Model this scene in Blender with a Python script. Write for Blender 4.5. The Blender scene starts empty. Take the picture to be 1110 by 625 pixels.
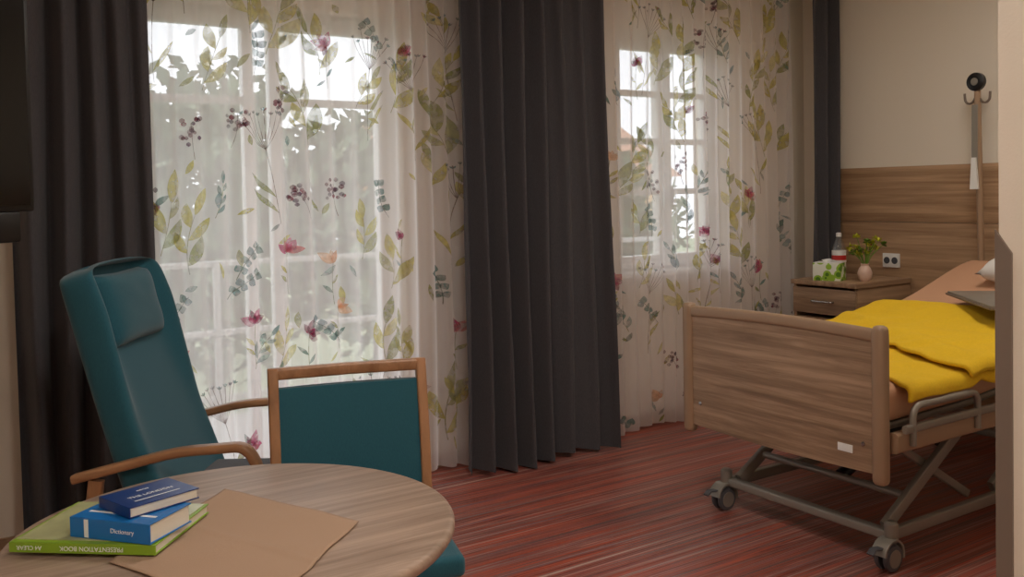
import bpy, bmesh, math, random
from mathutils import Vector, Matrix, noise
random.seed(7)
PI=math.pi
def L(c):
    c=c/255.0
    return c/12.92 if c<=0.04045 else ((c+0.055)/1.055)**2.4
def rgb(r,g,b): return (L(r),L(g),L(b),1)

# ------------------------------------------------------------ materials
def newmat(name):
    m=bpy.data.materials.new(name); m.use_nodes=True
    nt=m.node_tree; b=nt.nodes['Principled BSDF']
    return m,nt,b
def plain(name,col,rough=0.5,metal=0.0,bump=0,bscale=200,var=0.0,coat=0):
    m,nt,b=newmat(name)
    b.inputs['Base Color'].default_value=col
    b.inputs['Roughness'].default_value=rough
    b.inputs['Metallic'].default_value=metal
    tc=nt.nodes.new('ShaderNodeTexCoord')
    if var>0:
        n=nt.nodes.new('ShaderNodeTexNoise'); n.inputs['Scale'].default_value=bscale*0.25; n.inputs['Detail'].default_value=4
        nt.links.new(tc.outputs['Object'],n.inputs['Vector'])
        mx=nt.nodes.new('ShaderNodeMix'); mx.data_type='RGBA'
        mx.inputs['A'].default_value=tuple(c*(1-var) for c in col[:3])+(1,)
        mx.inputs['B'].default_value=tuple(min(1,c*(1+var)) for c in col[:3])+(1,)
        nt.links.new(n.outputs['Fac'],mx.inputs['Factor']); nt.links.new(mx.outputs['Result'],b.inputs['Base Color'])
    if bump>0:
        n2=nt.nodes.new('ShaderNodeTexNoise'); n2.inputs['Scale'].default_value=bscale; n2.inputs['Detail'].default_value=3
        nt.links.new(tc.outputs['Object'],n2.inputs['Vector'])
        bp=nt.nodes.new('ShaderNodeBump'); bp.inputs['Strength'].default_value=bump; bp.inputs['Distance'].default_value=0.003
        nt.links.new(n2.outputs['Fac'],bp.inputs['Height']); nt.links.new(bp.outputs['Normal'],b.inputs['Normal'])
    return m
def wood(name,c1,c2,scale=(2,30,30),rough=0.45,c3=None):
    m,nt,b=newmat(name)
    tc=nt.nodes.new('ShaderNodeTexCoord'); mp=nt.nodes.new('ShaderNodeMapping')
    mp.inputs['Scale'].default_value=scale
    nt.links.new(tc.outputs['Object'],mp.inputs['Vector'])
    n=nt.nodes.new('ShaderNodeTexNoise'); n.inputs['Scale'].default_value=1.0; n.inputs['Detail'].default_value=8; n.inputs['Roughness'].default_value=0.65; n.inputs['Distortion'].default_value=0.4
    nt.links.new(mp.outputs['Vector'],n.inputs['Vector'])
    r=nt.nodes.new('ShaderNodeValToRGB'); e=r.color_ramp.elements
    e[0].position=0.32; e[0].color=c1; e[1].position=0.66; e[1].color=c2
    if c3:
        k=r.color_ramp.elements.new(0.5); k.color=c3
    nt.links.new(n.outputs['Fac'],r.inputs['Fac']); nt.links.new(r.outputs['Color'],b.inputs['Base Color'])
    bp=nt.nodes.new('ShaderNodeBump'); bp.inputs['Strength'].default_value=0.12; bp.inputs['Distance'].default_value=0.002
    nt.links.new(n.outputs['Fac'],bp.inputs['Height']); nt.links.new(bp.outputs['Normal'],b.inputs['Normal'])
    b.inputs['Roughness'].default_value=rough
    return m
def fabric(name,col,col2,sx=500,rough=0.9,sheen=0.2):
    m,nt,b=newmat(name)
    tc=nt.nodes.new('ShaderNodeTexCoord')
    mp=nt.nodes.new('ShaderNodeMapping'); mp.inputs['Scale'].default_value=(1,1,0.25)
    nt.links.new(tc.outputs['Object'],mp.inputs['Vector'])
    n=nt.nodes.new('ShaderNodeTexNoise'); n.inputs['Scale'].default_value=sx; n.inputs['Detail'].default_value=2
    nt.links.new(mp.outputs['Vector'],n.inputs['Vector'])
    mx=nt.nodes.new('ShaderNodeMix'); mx.data_type='RGBA'
    mx.inputs['A'].default_value=col; mx.inputs['B'].default_value=col2
    nt.links.new(n.outputs['Fac'],mx.inputs['Factor']); nt.links.new(mx.outputs['Result'],b.inputs['Base Color'])
    b.inputs['Roughness'].default_value=rough
    b.inputs['Sheen Weight'].default_value=sheen
    bp=nt.nodes.new('ShaderNodeBump'); bp.inputs['Strength'].default_value=0.3; bp.inputs['Distance'].default_value=0.002
    nt.links.new(n.outputs['Fac'],bp.inputs['Height']); nt.links.new(bp.outputs['Normal'],b.inputs['Normal'])
    return m
def sheermat():
    m=bpy.data.materials.new('sheer_voile'); m.use_nodes=True; nt=m.node_tree
    nt.nodes.remove(nt.nodes['Principled BSDF']); out=nt.nodes['Material Output']
    tc=nt.nodes.new('ShaderNodeTexCoord'); n=nt.nodes.new('ShaderNodeTexNoise'); n.inputs['Scale'].default_value=3
    nt.links.new(tc.outputs['Object'],n.inputs['Vector'])
    col=nt.nodes.new('ShaderNodeMix'); col.data_type='RGBA'; col.inputs['A'].default_value=rgb(242,234,232); col.inputs['B'].default_value=rgb(250,245,244)
    nt.links.new(n.outputs['Fac'],col.inputs['Factor'])
    tr=nt.nodes.new('ShaderNodeBsdfTransparent'); tl=nt.nodes.new('ShaderNodeBsdfTranslucent'); df=nt.nodes.new('ShaderNodeBsdfDiffuse')
    nt.links.new(col.outputs['Result'],tl.inputs['Color']); nt.links.new(col.outputs['Result'],df.inputs['Color'])
    m1=nt.nodes.new('ShaderNodeMixShader'); m1.inputs['Fac'].default_value=0.38
    nt.links.new(tl.outputs[0],m1.inputs[1]); nt.links.new(df.outputs[0],m1.inputs[2])
    m2=nt.nodes.new('ShaderNodeMixShader')
    lw=nt.nodes.new('ShaderNodeLayerWeight'); lw.inputs['Blend'].default_value=0.35
    mr=nt.nodes.new('ShaderNodeMapRange'); mr.inputs['To Min'].default_value=0.60; mr.inputs['To Max'].default_value=0.97
    nt.links.new(lw.outputs['Facing'],mr.inputs['Value']); nt.links.new(mr.outputs['Result'],m2.inputs['Fac'])
    nt.links.new(tr.outputs[0],m2.inputs[1]); nt.links.new(m1.outputs[0],m2.inputs[2])
    nt.links.new(m2.outputs[0],out.inputs['Surface']); return m
def printmat():
    m=bpy.data.materials.new('voile_floral_print'); m.use_nodes=True; nt=m.node_tree
    nt.nodes.remove(nt.nodes['Principled BSDF']); out=nt.nodes['Material Output']
    at=nt.nodes.new('ShaderNodeAttribute'); at.attribute_name='Col'
    tc=nt.nodes.new('ShaderNodeTexCoord'); n=nt.nodes.new('ShaderNodeTexNoise'); n.inputs['Scale'].default_value=22; n.inputs['Detail'].default_value=3
    nt.links.new(tc.outputs['Object'],n.inputs['Vector'])
    mr0=nt.nodes.new('ShaderNodeMapRange'); mr0.inputs['From Min'].default_value=0.3; mr0.inputs['From Max'].default_value=0.7; mr0.inputs['To Min'].default_value=0.3; mr0.inputs['To Max'].default_value=0.85
    nt.links.new(n.outputs['Fac'],mr0.inputs['Value'])
    tr=nt.nodes.new('ShaderNodeBsdfTransparent'); tl=nt.nodes.new('ShaderNodeBsdfTranslucent'); df=nt.nodes.new('ShaderNodeBsdfDiffuse')
    nt.links.new(at.outputs['Color'],tl.inputs['Color']); nt.links.new(at.outputs['Color'],df.inputs['Color'])
    m1=nt.nodes.new('ShaderNodeMixShader'); m1.inputs['Fac'].default_value=0.4
    nt.links.new(tl.outputs[0],m1.inputs[1]); nt.links.new(df.outputs[0],m1.inputs[2])
    m2=nt.nodes.new('ShaderNodeMixShader'); nt.links.new(mr0.outputs['Result'],m2.inputs['Fac'])
    nt.links.new(tr.outputs[0],m2.inputs[1]); nt.links.new(m1.outputs[0],m2.inputs[2])
    nt.links.new(m2.outputs[0],out.inputs['Surface']); return m
def glassmat(name='window_glass',col=(1,1,1,1),f=0.06):
    m=bpy.data.materials.new(name); m.use_nodes=True; nt=m.node_tree
    nt.nodes.remove(nt.nodes['Principled BSDF']); out=nt.nodes['Material Output']
    tr=nt.nodes.new('ShaderNodeBsdfTransparent'); tr.inputs[0].default_value=col
    gl=nt.nodes.new('ShaderNodeBsdfGlossy'); gl.inputs['Roughness'].default_value=0.05
    m2=nt.nodes.new('ShaderNodeMixShader'); m2.inputs['Fac'].default_value=f
    nt.links.new(tr.outputs[0],m2.inputs[1]); nt.links.new(gl.outputs[0],m2.inputs[2]); nt.links.new(m2.outputs[0],out.inputs['Surface']); return m
def emis(name,col,s):
    m,nt,b=newmat(name); b.inputs['Base Color'].default_value=col
    b.inputs['Emission Color'].default_value=col; b.inputs['Emission Strength'].default_value=s; return m

M={}
M['wall']=plain('wall_paint',rgb(230,220,204),0.9,bump=0.15,bscale=150)
M['ceil']=plain('ceiling_paint',rgb(240,237,230),0.9)
M['white']=plain('white_lacquer',rgb(235,235,232),0.35)
M['oak']=wood('oak_laminate',rgb(134,104,78),rgb(186,152,120),(1.2,30,30),0.5,rgb(160,130,100))
M['oakY']=wood('oak_laminate_cross',rgb(120,95,74),rgb(180,150,122),(34,1.4,30),0.45,rgb(150,122,96))
M['oakPanel']=wood('oak_wall_panel',rgb(144,110,80),rgb(196,160,124),(34,1.1,28),0.5,rgb(172,138,104))
M['tabletop']=wood('table_oak',rgb(134,112,96),rgb(178,154,136),(2.0,40,20),0.4,rgb(156,134,117))
M['beech']=wood('beech_frame',rgb(136,96,64),rgb(176,130,92),(14,14,3),0.4)
M['beechX']=wood('beech_arm',rgb(138,98,66),rgb(180,134,96),(3,20,14),0.35)
M['bedplastic']=plain('bed_edge_brown',rgb(160,132,106),0.4,var=0.05,bscale=40)
M['metal']=plain('bed_metal_taupe',rgb(146,140,130),0.4,0.3)
M['guard']=plain('corner_guard_taupe',rgb(122,108,96),0.5)
M['chrome']=plain('steel',rgb(170,170,168),0.25,0.9)
M['rubber']=plain('wheel_rubber',rgb(84,84,88),0.5)
M['black']=plain('black_plastic',rgb(18,18,20),0.35)
M['screen']=plain('tv_screen',rgb(8,8,10),0.12)
M['teal']=fabric('teal_upholstery',rgb(20,76,92),rgb(32,94,108),400)
M['greyfab']=fabric('grey_seat_fabric',rgb(62,64,70),rgb(84,86,92),400)
M['dark']=fabric('blackout_fabric',rgb(58,57,61),rgb(84,82,86),300,0.95,0.1)
M['sheer']=sheermat(); M['print']=printmat(); M['glass']=glassmat()
M['sheet']=plain('salmon_sheet',rgb(206,158,124),0.85,bump=0.3,bscale=60)
M['yellow']=plain('yellow_terry',rgb(242,198,34),0.95,bump=0.9,bscale=450,var=0.12)
M['pillow']=plain('white_pillowcase',rgb(230,226,220),0.9,bump=0.3,bscale=30)
M['linen']=fabric('linen_placemat',rgb(162,132,108),rgb(188,158,132),700,0.95,0.05)
M['paper']=plain('paper_pages',rgb(226,220,205),0.8,bump=0.3,bscale=600)
M['blue']=plain('blue_cover',rgb(20,112,186),0.35)
M['navy']=plain('navy_cover',rgb(14,50,116),0.3)
M['green']=plain('green_cover',rgb(132,168,40),0.35)
M['textw']=plain('white_ink',rgb(235,238,240),0.5)
M['red']=plain('red_label',rgb(190,40,36),0.5)
M['concrete']=plain('concrete',rgb(176,175,172),0.9,var=0.06,bscale=20)
M['grass']=plain('lawn',rgb(158,170,138),0.95,var=0.2,bscale=8)
M['leafo']=plain('tree_foliage',rgb(116,132,106),0.9,var=0.2,bscale=8)
M['bark']=plain('tree_bark',rgb(110,100,90),0.9)
M['ochre']=plain('house_render',rgb(226,186,144),0.9)
M['roof']=plain('roof_tiles',rgb(190,150,128),0.9)
M['pane']=plain('house_pane',rgb(150,156,160),0.2)

# floor
def floormat():
    m,nt,b=newmat('striped_vinyl_floor')
    tc=nt.nodes.new('ShaderNodeTexCoord')
    def nz(sc,det,seed,rough=0.6):
        mp=nt.nodes.new('ShaderNodeMapping'); mp.inputs['Scale'].default_value=sc; mp.inputs['Location'].default_value=(seed,seed*2,0)
        nt.links.new(tc.outputs['Object'],mp.inputs['Vector'])
        n=nt.nodes.new('ShaderNodeTexNoise'); n.inputs['Scale'].default_value=1; n.inputs['Detail'].default_value=det; n.inputs['Roughness'].default_value=rough
        nt.links.new(mp.outputs['Vector'],n.inputs['Vector']); return n
    n1=nz((0.32,46,1),1,0,0.5)
    r=nt.nodes.new('ShaderNodeValToRGB'); cr=r.color_ramp
    cr.elements[0].position=0.22; cr.elements[0].color=rgb(90,110,116)
    cr.elements[1].position=0.80; cr.elements[1].color=rgb(206,176,160)
    for p,c in ((0.29,rgb(100,66,60)),(0.34,rgb(150,132,128)),(0.385,rgb(112,60,54)),(0.43,rgb(190,92,66)),(0.47,rgb(108,70,68)),(0.505,rgb(190,140,126)),(0.545,rgb(114,60,56)),(0.59,rgb(200,100,72)),(0.635,rgb(110,88,96)),(0.69,rgb(194,156,142)),(0.74,rgb(104,80,82))):
        e=cr.elements.new(p); e.color=c
    nt.links.new(n1.outputs['Fac'],r.inputs['Fac'])
    n2=nz((0.25,22,1),2,5)
    r2=nt.nodes.new('ShaderNodeValToRGB'); r2.color_ramp.elements[0].position=0.35; r2.color_ramp.elements[0].color=(0.72,0.74,0.78,1); r2.color_ramp.elements[1].position=0.65; r2.color_ramp.elements[1].color=(1.1,0.96,0.92,1)
    nt.links.new(n2.outputs['Fac'],r2.inputs['Fac'])
    mx=nt.nodes.new('ShaderNodeMix'); mx.data_type='RGBA'; mx.blend_type='MULTIPLY'; mx.inputs['Factor'].default_value=1
    nt.links.new(r.outputs['Color'],mx.inputs['A']); nt.links.new(r2.outputs['Color'],mx.inputs['B'])
    nt.links.new(mx.outputs['Result'],b.inputs['Base Color'])
    b.inputs['Roughness'].default_value=0.38
    return m
M['floor']=floormat()

# ------------------------------------------------------------ mesh helpers
def link(o,parent=None,keep=True):
    bpy.context.scene.collection.objects.link(o)
    if parent is not None:
        o.parent=parent
        if keep:
            o.matrix_parent_inverse=(Matrix.Translation(parent.location)@parent.rotation_euler.to_matrix().to_4x4()).inverted()
    return o
def empty(name,loc,rz=0):
    e=bpy.data.objects.new(name,None); e.location=loc; e.rotation_euler=(0,0,rz); e.empty_display_size=0.1
    bpy.context.scene.collection.objects.link(e); return e
def mesh(name,verts,faces,mat,parent=None,smooth=False,keep=True):
    me=bpy.data.meshes.new(name); me.from_pydata([tuple(v) for v in verts],[],faces); me.update()
    mats=mat if isinstance(mat,list) else [mat]
    for m in mats: me.materials.append(m)
    bm=bmesh.new(); bm.from_mesh(me); bmesh.ops.recalc_face_normals(bm,faces=bm.faces); bm.to_mesh(me); bm.free()
    if smooth:
        for p in me.polygons: p.use_smooth=True
    o=bpy.data.objects.new(name,me); return link(o,parent,keep)
BF=[(0,1,3,2),(4,6,7,5),(0,4,5,1),(2,3,7,6),(0,2,6,4),(1,5,7,3)]
def bverts(b):
    x0,x1,y0,y1,z0,z1=b
    return [(x,y,z) for x in (x0,x1) for y in (y0,y1) for z in (z0,z1)]
def boxes(name,bl,mat,parent=None,bevel=0,keep=True,segs=2):
    bm=bmesh.new()
    for b in bl:
        vs=[bm.verts.new(v) for v in bverts(b)]
        for f in BF: bm.faces.new([vs[i] for i in f])
    bmesh.ops.recalc_face_normals(bm,faces=bm.faces)
    if bevel>0: bmesh.ops.bevel(bm,geom=list(bm.edges),offset=bevel,segments=segs,affect='EDGES',profile=0.6)
    me=bpy.data.meshes.new(name); bm.to_mesh(me); bm.free(); me.materials.append(mat)
    if bevel>0:
        for p in me.polygons: p.use_smooth=True
        try: me.set_sharp_from_angle(angle=math.radians(40))
        except Exception: pass
    o=bpy.data.objects.new(name,me); return link(o,parent,keep)
def box(name,b,mat,parent=None,bevel=0,keep=True,segs=2): return boxes(name,[b],mat,parent,bevel,keep,segs)
def sweep(name,pts,prof,mat,parent=None,side=Vector((0,1,0)),closed=False,keep=True,smooth=True,scales=None):
    pts=[Vector(p) for p in pts]; n=len(pts); k=len(prof); verts=[]; faces=[]
    for i,p in enumerate(pts):
        if closed: t=(pts[(i+1)%n]-pts[i-1])
        else: t=pts[min(i+1,n-1)]-pts[max(i-1,0)]
        t.normalize()
        s=side-t*side.dot(t)
        if s.length<1e-4: s=Vector((1,0,0))-t*t.x
        s.normalize(); u=t.cross(s)
        sc=scales[i] if scales else 1
        for a,b in prof: verts.append(p+s*a*sc+u*b*sc)
    rng=n if closed else n-1
    for i in range(rng):
        for j in range(k):
            a=i*k+j; b=i*k+(j+1)%k; c=((i+1)%n)*k+(j+1)%k; d=((i+1)%n)*k+j
            faces.append((a,b,c,d))
    if not closed:
        faces.append(tuple(range(k))); faces.append(tuple((n-1)*k+j for j in range(k)))
    o=mesh(name,verts,faces,mat,parent,smooth,keep)
    if smooth:
        try: o.data.set_sharp_from_angle(angle=math.radians(50))
        except Exception: pass
    return o
def circ(r,n=12): return [(r*math.cos(2*PI*i/n),r*math.sin(2*PI*i/n)) for i in range(n)]
def rrect(w,h,r,n=3):
    out=[]
    for cx,cy,a0 in ((w/2-r,h/2-r,0),(-w/2+r,h/2-r,PI/2),(-w/2+r,-h/2+r,PI),(w/2-r,-h/2+r,1.5*PI)):
        for i in range(n+1):
            a=a0+PI/2*i/n; out.append((cx+r*math.cos(a),cy+r*math.sin(a)))
    return out
def tube(name,pts,r,mat,parent=None,keep=True,closed=False,n=12): 
    return sweep(name,pts,circ(r,n),mat,parent,side=Vector((0.13,1,0.07)).normalized(),closed=closed,keep=keep)
def fillet(pts,r,n=5):
    pts=[Vector(p) for p in pts]; out=[pts[0]]
    for i in range(1,len(pts)-1):
        a,b,c=pts[i-1],pts[i],pts[i+1]
        d1=(a-b); d2=(c-b); rr=min(r,d1.length*0.45,d2.length*0.45)
        p1=b+d1.normalized()*rr; p2=b+d2.normalized()*rr
        for k in range(n+1):
            t=k/n; out.append(p1*(1-t)**2+b*2*t*(1-t)+p2*t*t)
    out.append(pts[-1]); return out
def lathe(name,prof,c,mat,parent=None,n=32,axis='z',keep=True,smooth=True):
    verts=[];faces=[];k=len(prof)
    for i in range(n):
        a=2*PI*i/n
        for r,z in prof:
            x,y=r*math.cos(a),r*math.sin(a)
            if axis=='z': v=(x,y,z)
            elif axis=='y': v=(x,z,y)
            else: v=(z,x,y)
            verts.append((v[0]+c[0],v[1]+c[1],v[2]+c[2]))
    for i in range(n):
        for j in range(k-1):
            faces.append((i*k+j,((i+1)%n)*k+j,((i+1)%n)*k+j+1,i*k+j+1))
    if prof[0][0]>1e-5: faces.append(tuple(i*k for i in range(n)))
    if prof[-1][0]>1e-5: faces.append(tuple(i*k+k-1 for i in range(n)))
    me_o=mesh(name,verts,faces,mat,parent,smooth,keep)
    bm=bmesh.new(); bm.from_mesh(me_o.data); bmesh.ops.remove_doubles(bm,verts=bm.verts,dist=1e-5); bmesh.ops.recalc_face_normals(bm,faces=bm.faces); bm.to_mesh(me_o.data); bm.free()
    if smooth:
        try: me_o.data.set_sharp_from_angle(angle=math.radians(40))
        except Exception: pass
    return me_o
def subsurf(o,l=2):
    m=o.modifiers.new('sub','SUBSURF'); m.levels=l; m.render_levels=l; return o

# ------------------------------------------------------------ room
XL,XR,YB,YW,H=-0.75,5.3,-2.0,4.32,2.95
box('floor',(XL-0.2,XR+0.2,YB-0.2,YW+0.3,-0.1,0),M['floor'])
box('ceiling',(XL-0.2,XR+0.2,YB-0.2,YW+0.3,H,H+0.1),M['ceil'])
D=(0.74,2.16,0.0,2.36)   # french door opening
W=(3.60,4.52,0.92,2.42)    # window opening
boxes('wall_window_side',[(XL-0.2,D[0],YW,YW+0.3,0,H),(D[0],D[1],YW,YW+0.3,D[3],H),(D[1],W[0],YW,YW+0.3,0,H),
   (W[0],W[1],YW,YW+0.3,0,W[2]),(W[0],W[1],YW,YW+0.3,W[3],H),(W[1],XR+0.2,YW,YW+0.3,0,H)],M['wall'])
box('wall_headboard_side',(XR,XR+0.2,YB-0.2,YW,0,H),M['wall'])
box('wall_left',(XL-0.2,XL,YB-0.2,YW,0,H),M['wall'])
box('wall_back',(XL,XR,YB-0.2,YB,0,H),M['wall'])
PX,PY=1.98,1.096
box('wall_partition',(PX,XR,YB,PY,0,H),M['wall'])
g=mesh('trim_corner_guard',[(PX-0.006,PY-0.03,0.0),(PX-0.006,PY+0.006,0),(PX,PY-0.03,0),(PX,PY+0.006,0),
  (PX-0.006,PY-0.03,1.30),(PX-0.006,PY+0.006,1.35),(PX,PY-0.03,1.30),(PX,PY+0.006,1.35)],
  [(0,1,5,4),(2,6,7,3),(0,4,6,2),(1,3,7,5),(4,5,7,6),(0,2,3,1)],M['guard'])
pan=empty('trim_wall_panel',(XR-0.01,2.7,0.8))
for i,(a,b,z0_,z1_) in enumerate(((1.10,2.695,0.08,1.215),(2.70,4.02,0.08,1.215),(1.10,2.695,1.218,1.57),(2.70,4.02,1.218,1.57))):
    box(f'panel_{i+1}',(XR-0.018,XR-0.001,a,b,z0_,z1_),M['oakPanel'],pan,0.0015)
boxes('baseboard_window_side',[(XL,D[0]-0.02,YW-0.015,YW,0,0.07),(D[1]+0.02,XR-0.02,YW-0.015,YW,0,0.07)],M['oak'])
boxes('baseboard_left',[(XL,XL+0.015,YB,YW-0.02,0,0.07)],M['oak'])
boxes('baseboard_headboard_side',[(XR-0.015,XR,PY,YW-0.02,0,0.07)],M['oak'])
def window(name,o,stiles,bars,sill=True):
    x0,x1,z0,z1=o; y=YW+0.13
    e=empty(name,((x0+x1)/2,y,z0))
    fr=[(x0,x0+0.05,y-0.03,y+0.04,z0,z1),(x1-0.05,x1,y-0.03,y+0.04,z0,z1),(x0+0.05,x1-0.05,y-0.03,y+0.04,z1-0.05,z1),(x0+0.05,x1-0.05,y-0.03,y+0.04,z0,z0+0.05)]
    boxes('frame',fr,M['white'],e,0.004)
    for i,(a,b) in enumerate(stiles):
        s=0.05
        boxes(f'sash_{i+1}',[(a,a+s,y-0.045,y+0.02,z0+0.04,z1-0.04),(b-s,b,y-0.045,y+0.02,z0+0.04,z1-0.04),
            (a+s,b-s,y-0.045,y+0.02,z1-0.04-s,z1-0.04),(a+s,b-s,y-0.045,y+0.02,z0+0.04,z0+0.04+s*1.6)],M['white'],e,0.004)
        boxes(f'glazing_bars_{i+1}',[(a+s,b-s,y-0.035,y+0.012,zz-0.018,zz+0.018) for zz in bars],M['white'],e,0.003)
        box(f'glass_{i+1}',(a+s,b-s,y-0.012,y-0.008,z0+0.1,z1-0.08),M['glass'],e)
        box(f'handle_{i+1}',((b-0.035 if i==0 else a+0.02),(b-0.02 if i==0 else a+0.035),y-0.08,y-0.06,1.0 if z0<0.5 else 1.35,1.12 if z0<0.5 else 1.47),M['chrome'],e,0.004)
    return e
window('window_1',D,[(0.79,1.41),(1.49,2.11)],[1.92])
w2=window('window_2',W,[(3.65,4.055),(4.065,4.47)],[2.06,1.76,1.44])
box('sill',(W[0]-0.03,W[1]+0.03,YW-0.05,YW+0.1,W[2]-0.0,W[2]+0.03),M['white'],w2,0.005)

# ------------------------------------------------------------ curtains
def fold(A,lam,ph,seed,deep=0.22):
    def f(x,z):
        w=x+0.25*lam*math.sin(x*5.1+seed)+0.012*math.sin(z*1.7+x*9+seed)
        a=A*(0.75+0.35*math.sin(x*7.3+seed*2))
        return a*(math.sin(2*PI*w/lam+ph)+deep*math.sin(4*PI*w/lam+1.3+0.4*z))
    return f
def curtain(name,x0,x1,y0,A,lam,mat,seed,z0=0.02,z1=2.86,nx=None,nz=26,lean=0,printed=False):
    f=fold(A,lam,seed,seed)
    def P(x,z,off=0):
        k=(1-(z-z0)/(z1-z0))
        xx=x+lean*k*((x-x0)/(x1-x0)-0.0)
        return Vector((xx,y0+f(x,z)*(0.8+0.35*k)-off,z))
    nx=nx or int((x1-x0)/(lam/16)); verts=[];faces=[]
    for j in range(nz+1):
        z=z0+(z1-z0)*j/nz
        for i in range(nx+1):
            x=x0+(x1-x0)*i/nx
            zz=z+(0.012*math.sin(x*11+seed) if j==0 else 0)
            verts.append(P(x,zz))
    for j in range(nz):
        for i in range(nx):
            a=j*(nx+1)+i; faces.append((a,a+1,a+nx+2,a+nx+1))
    cols=[(1,1,1,1)]*len(verts); mids=[0]*len(faces)
    if printed:
        rnd=random.Random(seed*13+1)
        def add(grid,col):
            for row in grid:
                for s,z in row:
                    if s<x0+0.01 or s>x1-0.01 or z<z0+0.01 or z>z1-0.01: return
            base=len(verts); w=len(grid[0])
            for r_i,row in enumerate(grid):
                for s,z in row:
                    verts.append(P(s,z,0.004))
                    q=1+rnd.uniform(-0.15,0.15)
                    cols.append((min(1,col[0]*q),min(1,col[1]*q),min(1,col[2]*q),1))
            for r_i in range(len(grid)-1):
                for c_i in range(w-1):
                    a=base+r_i*w+c_i; faces.append((a,a+1,a+w+1,a+w)); mids.append(1)
        def leaf(s,z,an,Ln,Wd,col,bend=0.0,blunt=1.0):
            g=[];n=10
            cs,cz=s,z; a=an
            for i in range(n+1):
                t=i/n; hw=Wd/2*(math.sin(PI*min(1,t**blunt))**0.9 if 0<t<1 else 0.02)
                nx_,nz_=-math.sin(a),math.cos(a)
                g.append([(cs+nx_*hw*q,cz+nz_*hw*q) for q in (-1,-0.66,-0.33,0,0.33,0.66,1)])
                cs+=math.cos(a)*Ln/n; cz+=math.sin(a)*Ln/n; a+=bend/n
            add(g,col)
        def stem(s,z,an,Ln,bend,col,wd=0.0035):
            n=14;g=[];path=[];a=an;cs,cz=s,z
            for i in range(n+1):
                nx_,nz_=-math.sin(a)*wd/2,math.cos(a)*wd/2
                g.append([(cs-nx_,cz-nz_),(cs+nx_,cz+nz_)]); path.append((cs,cz,a))
                cs+=math.cos(a)*Ln/n; cz+=math.sin(a)*Ln/n; a+=bend/n
            add(g,col); return path
        def disc(s,z,r,col):
            g=[]
            for i in range(5):
                t=-1+2*i/4; h=math.sqrt(max(0.02,1-t*t))
                g.append([(s+r*h*q,z+r*t) for q in (-1,-0.33,0.33,1)])
            add(g,col)
        OL=[rgb(188,178,86),rgb(206,196,112),rgb(158,160,96),rgb(220,212,154),rgb(180,178,130),rgb(196,186,98)]
        GR=[rgb(118,148,146),rgb(148,164,168),rgb(104,130,122),rgb(162,176,172)]
        MG=[rgb(188,66,116),rgb(210,116,150),rgb(156,62,98),rgb(216,142,142)]
        BE=[rgb(128,66,82),rgb(152,94,104),rgb(108,74,98)]
        OR=[rgb(226,168,128),rgb(234,196,164)]
        def m_branch(s,z,pal,Lf,n,wr=(0.30,0.42)):
            an=PI/2+rnd.uniform(-0.45,0.45); Ln=Lf*n*0.40
            p=stem(s,z,an,Ln,rnd.uniform(-0.6,0.6),rgb(164,158,120))
            for i in range(n):
                q=p[int(2+i*(12/n))]; sg=1 if i%2 else -1
                l=Lf*rnd.uniform(0.7,1.15)*(1-0.35*i/n)
                leaf(q[0],q[1],q[2]+sg*rnd.uniform(0.45,0.9),l,l*rnd.uniform(*wr),rnd.choice(pal),-sg*0.5)
            q=p[-1]; leaf(q[0],q[1],q[2],Lf*0.8,Lf*0.26,rnd.choice(pal))
        def m_euca(s,z):
            p=stem(s,z,PI/2+rnd.uniform(-0.8,0.8),0.2,rnd.uniform(-0.8,0.8),rgb(140,140,126))
            for i in range(3,15,3):
                q=p[i]
                for sg in (-1,1): leaf(q[0],q[1],q[2]+sg*rnd.uniform(0.7,1.2),rnd.uniform(.03,.045),0.036,rnd.choice(GR),0,0.75)
        def m_flower(s,z):
            pal=MG if rnd.random()<0.72 else OR
            p=stem(s,z-0.2,PI/2+0.15,0.2,-0.3,rgb(156,152,122))
            c=p[-1]; n=rnd.choice((2,3,4,5)); tl_=rnd.uniform(-1.4,1.4)
            for i in range(n):
                a=PI/2+tl_+ (i-(n-1)/2)*0.6+rnd.uniform(-0.15,0.15)
                l=rnd.uniform(0.05,0.085); leaf(c[0],c[1],a,l,l*rnd.uniform(.45,.65),rnd.choice(pal),rnd.uniform(-0.6,0.6),0.8)
            for k in (4,7):
                q=p[k]; leaf(q[0],q[1],q[2]+rnd.choice((-0.8,0.8)),0.06,0.018,rnd.choice(OL+GR))
        def m_berry(s,z):
            p=stem(s,z,PI/2+rnd.uniform(-0.4,0.4),0.16,rnd.uniform(-0.5,0.5),rgb(150,130,120),0.003)
            for i in range(18):
                q=p[rnd.randint(7,14)]
                disc(q[0]+rnd.uniform(-0.045,0.045),q[1]+rnd.uniform(-0.02,0.035),rnd.uniform(0.008,0.013),rnd.choice(BE))
        def m_umbel(s,z):
            p=stem(s,z,PI/2+rnd.uniform(-0.15,0.15),0.35,rnd.uniform(-0.2,0.2),rgb(156,140,130),0.0034)
            c=p[-1]
            for i in range(9):
                a=c[2]+(i-4)*0.17; l=rnd.uniform(0.14,0.20)
                pp=stem(c[0],c[1],a,l,(i-4)*-0.05,rgb(152,134,128),0.0028)
                e=pp[-1]; 
                for kk in range(3): leaf(e[0],e[1],a+(kk-1)*0.6,0.018,0.007,rnd.choice(BE+GR))
            for k in (2,5):
                q=p[k]; leaf(q[0],q[1],q[2]+rnd.choice((-0.6,0.6)),0.16,0.022,rnd.choice(OL))
        ny=11; nxm=max(3,int((x1-x0)/0.21))
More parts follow.
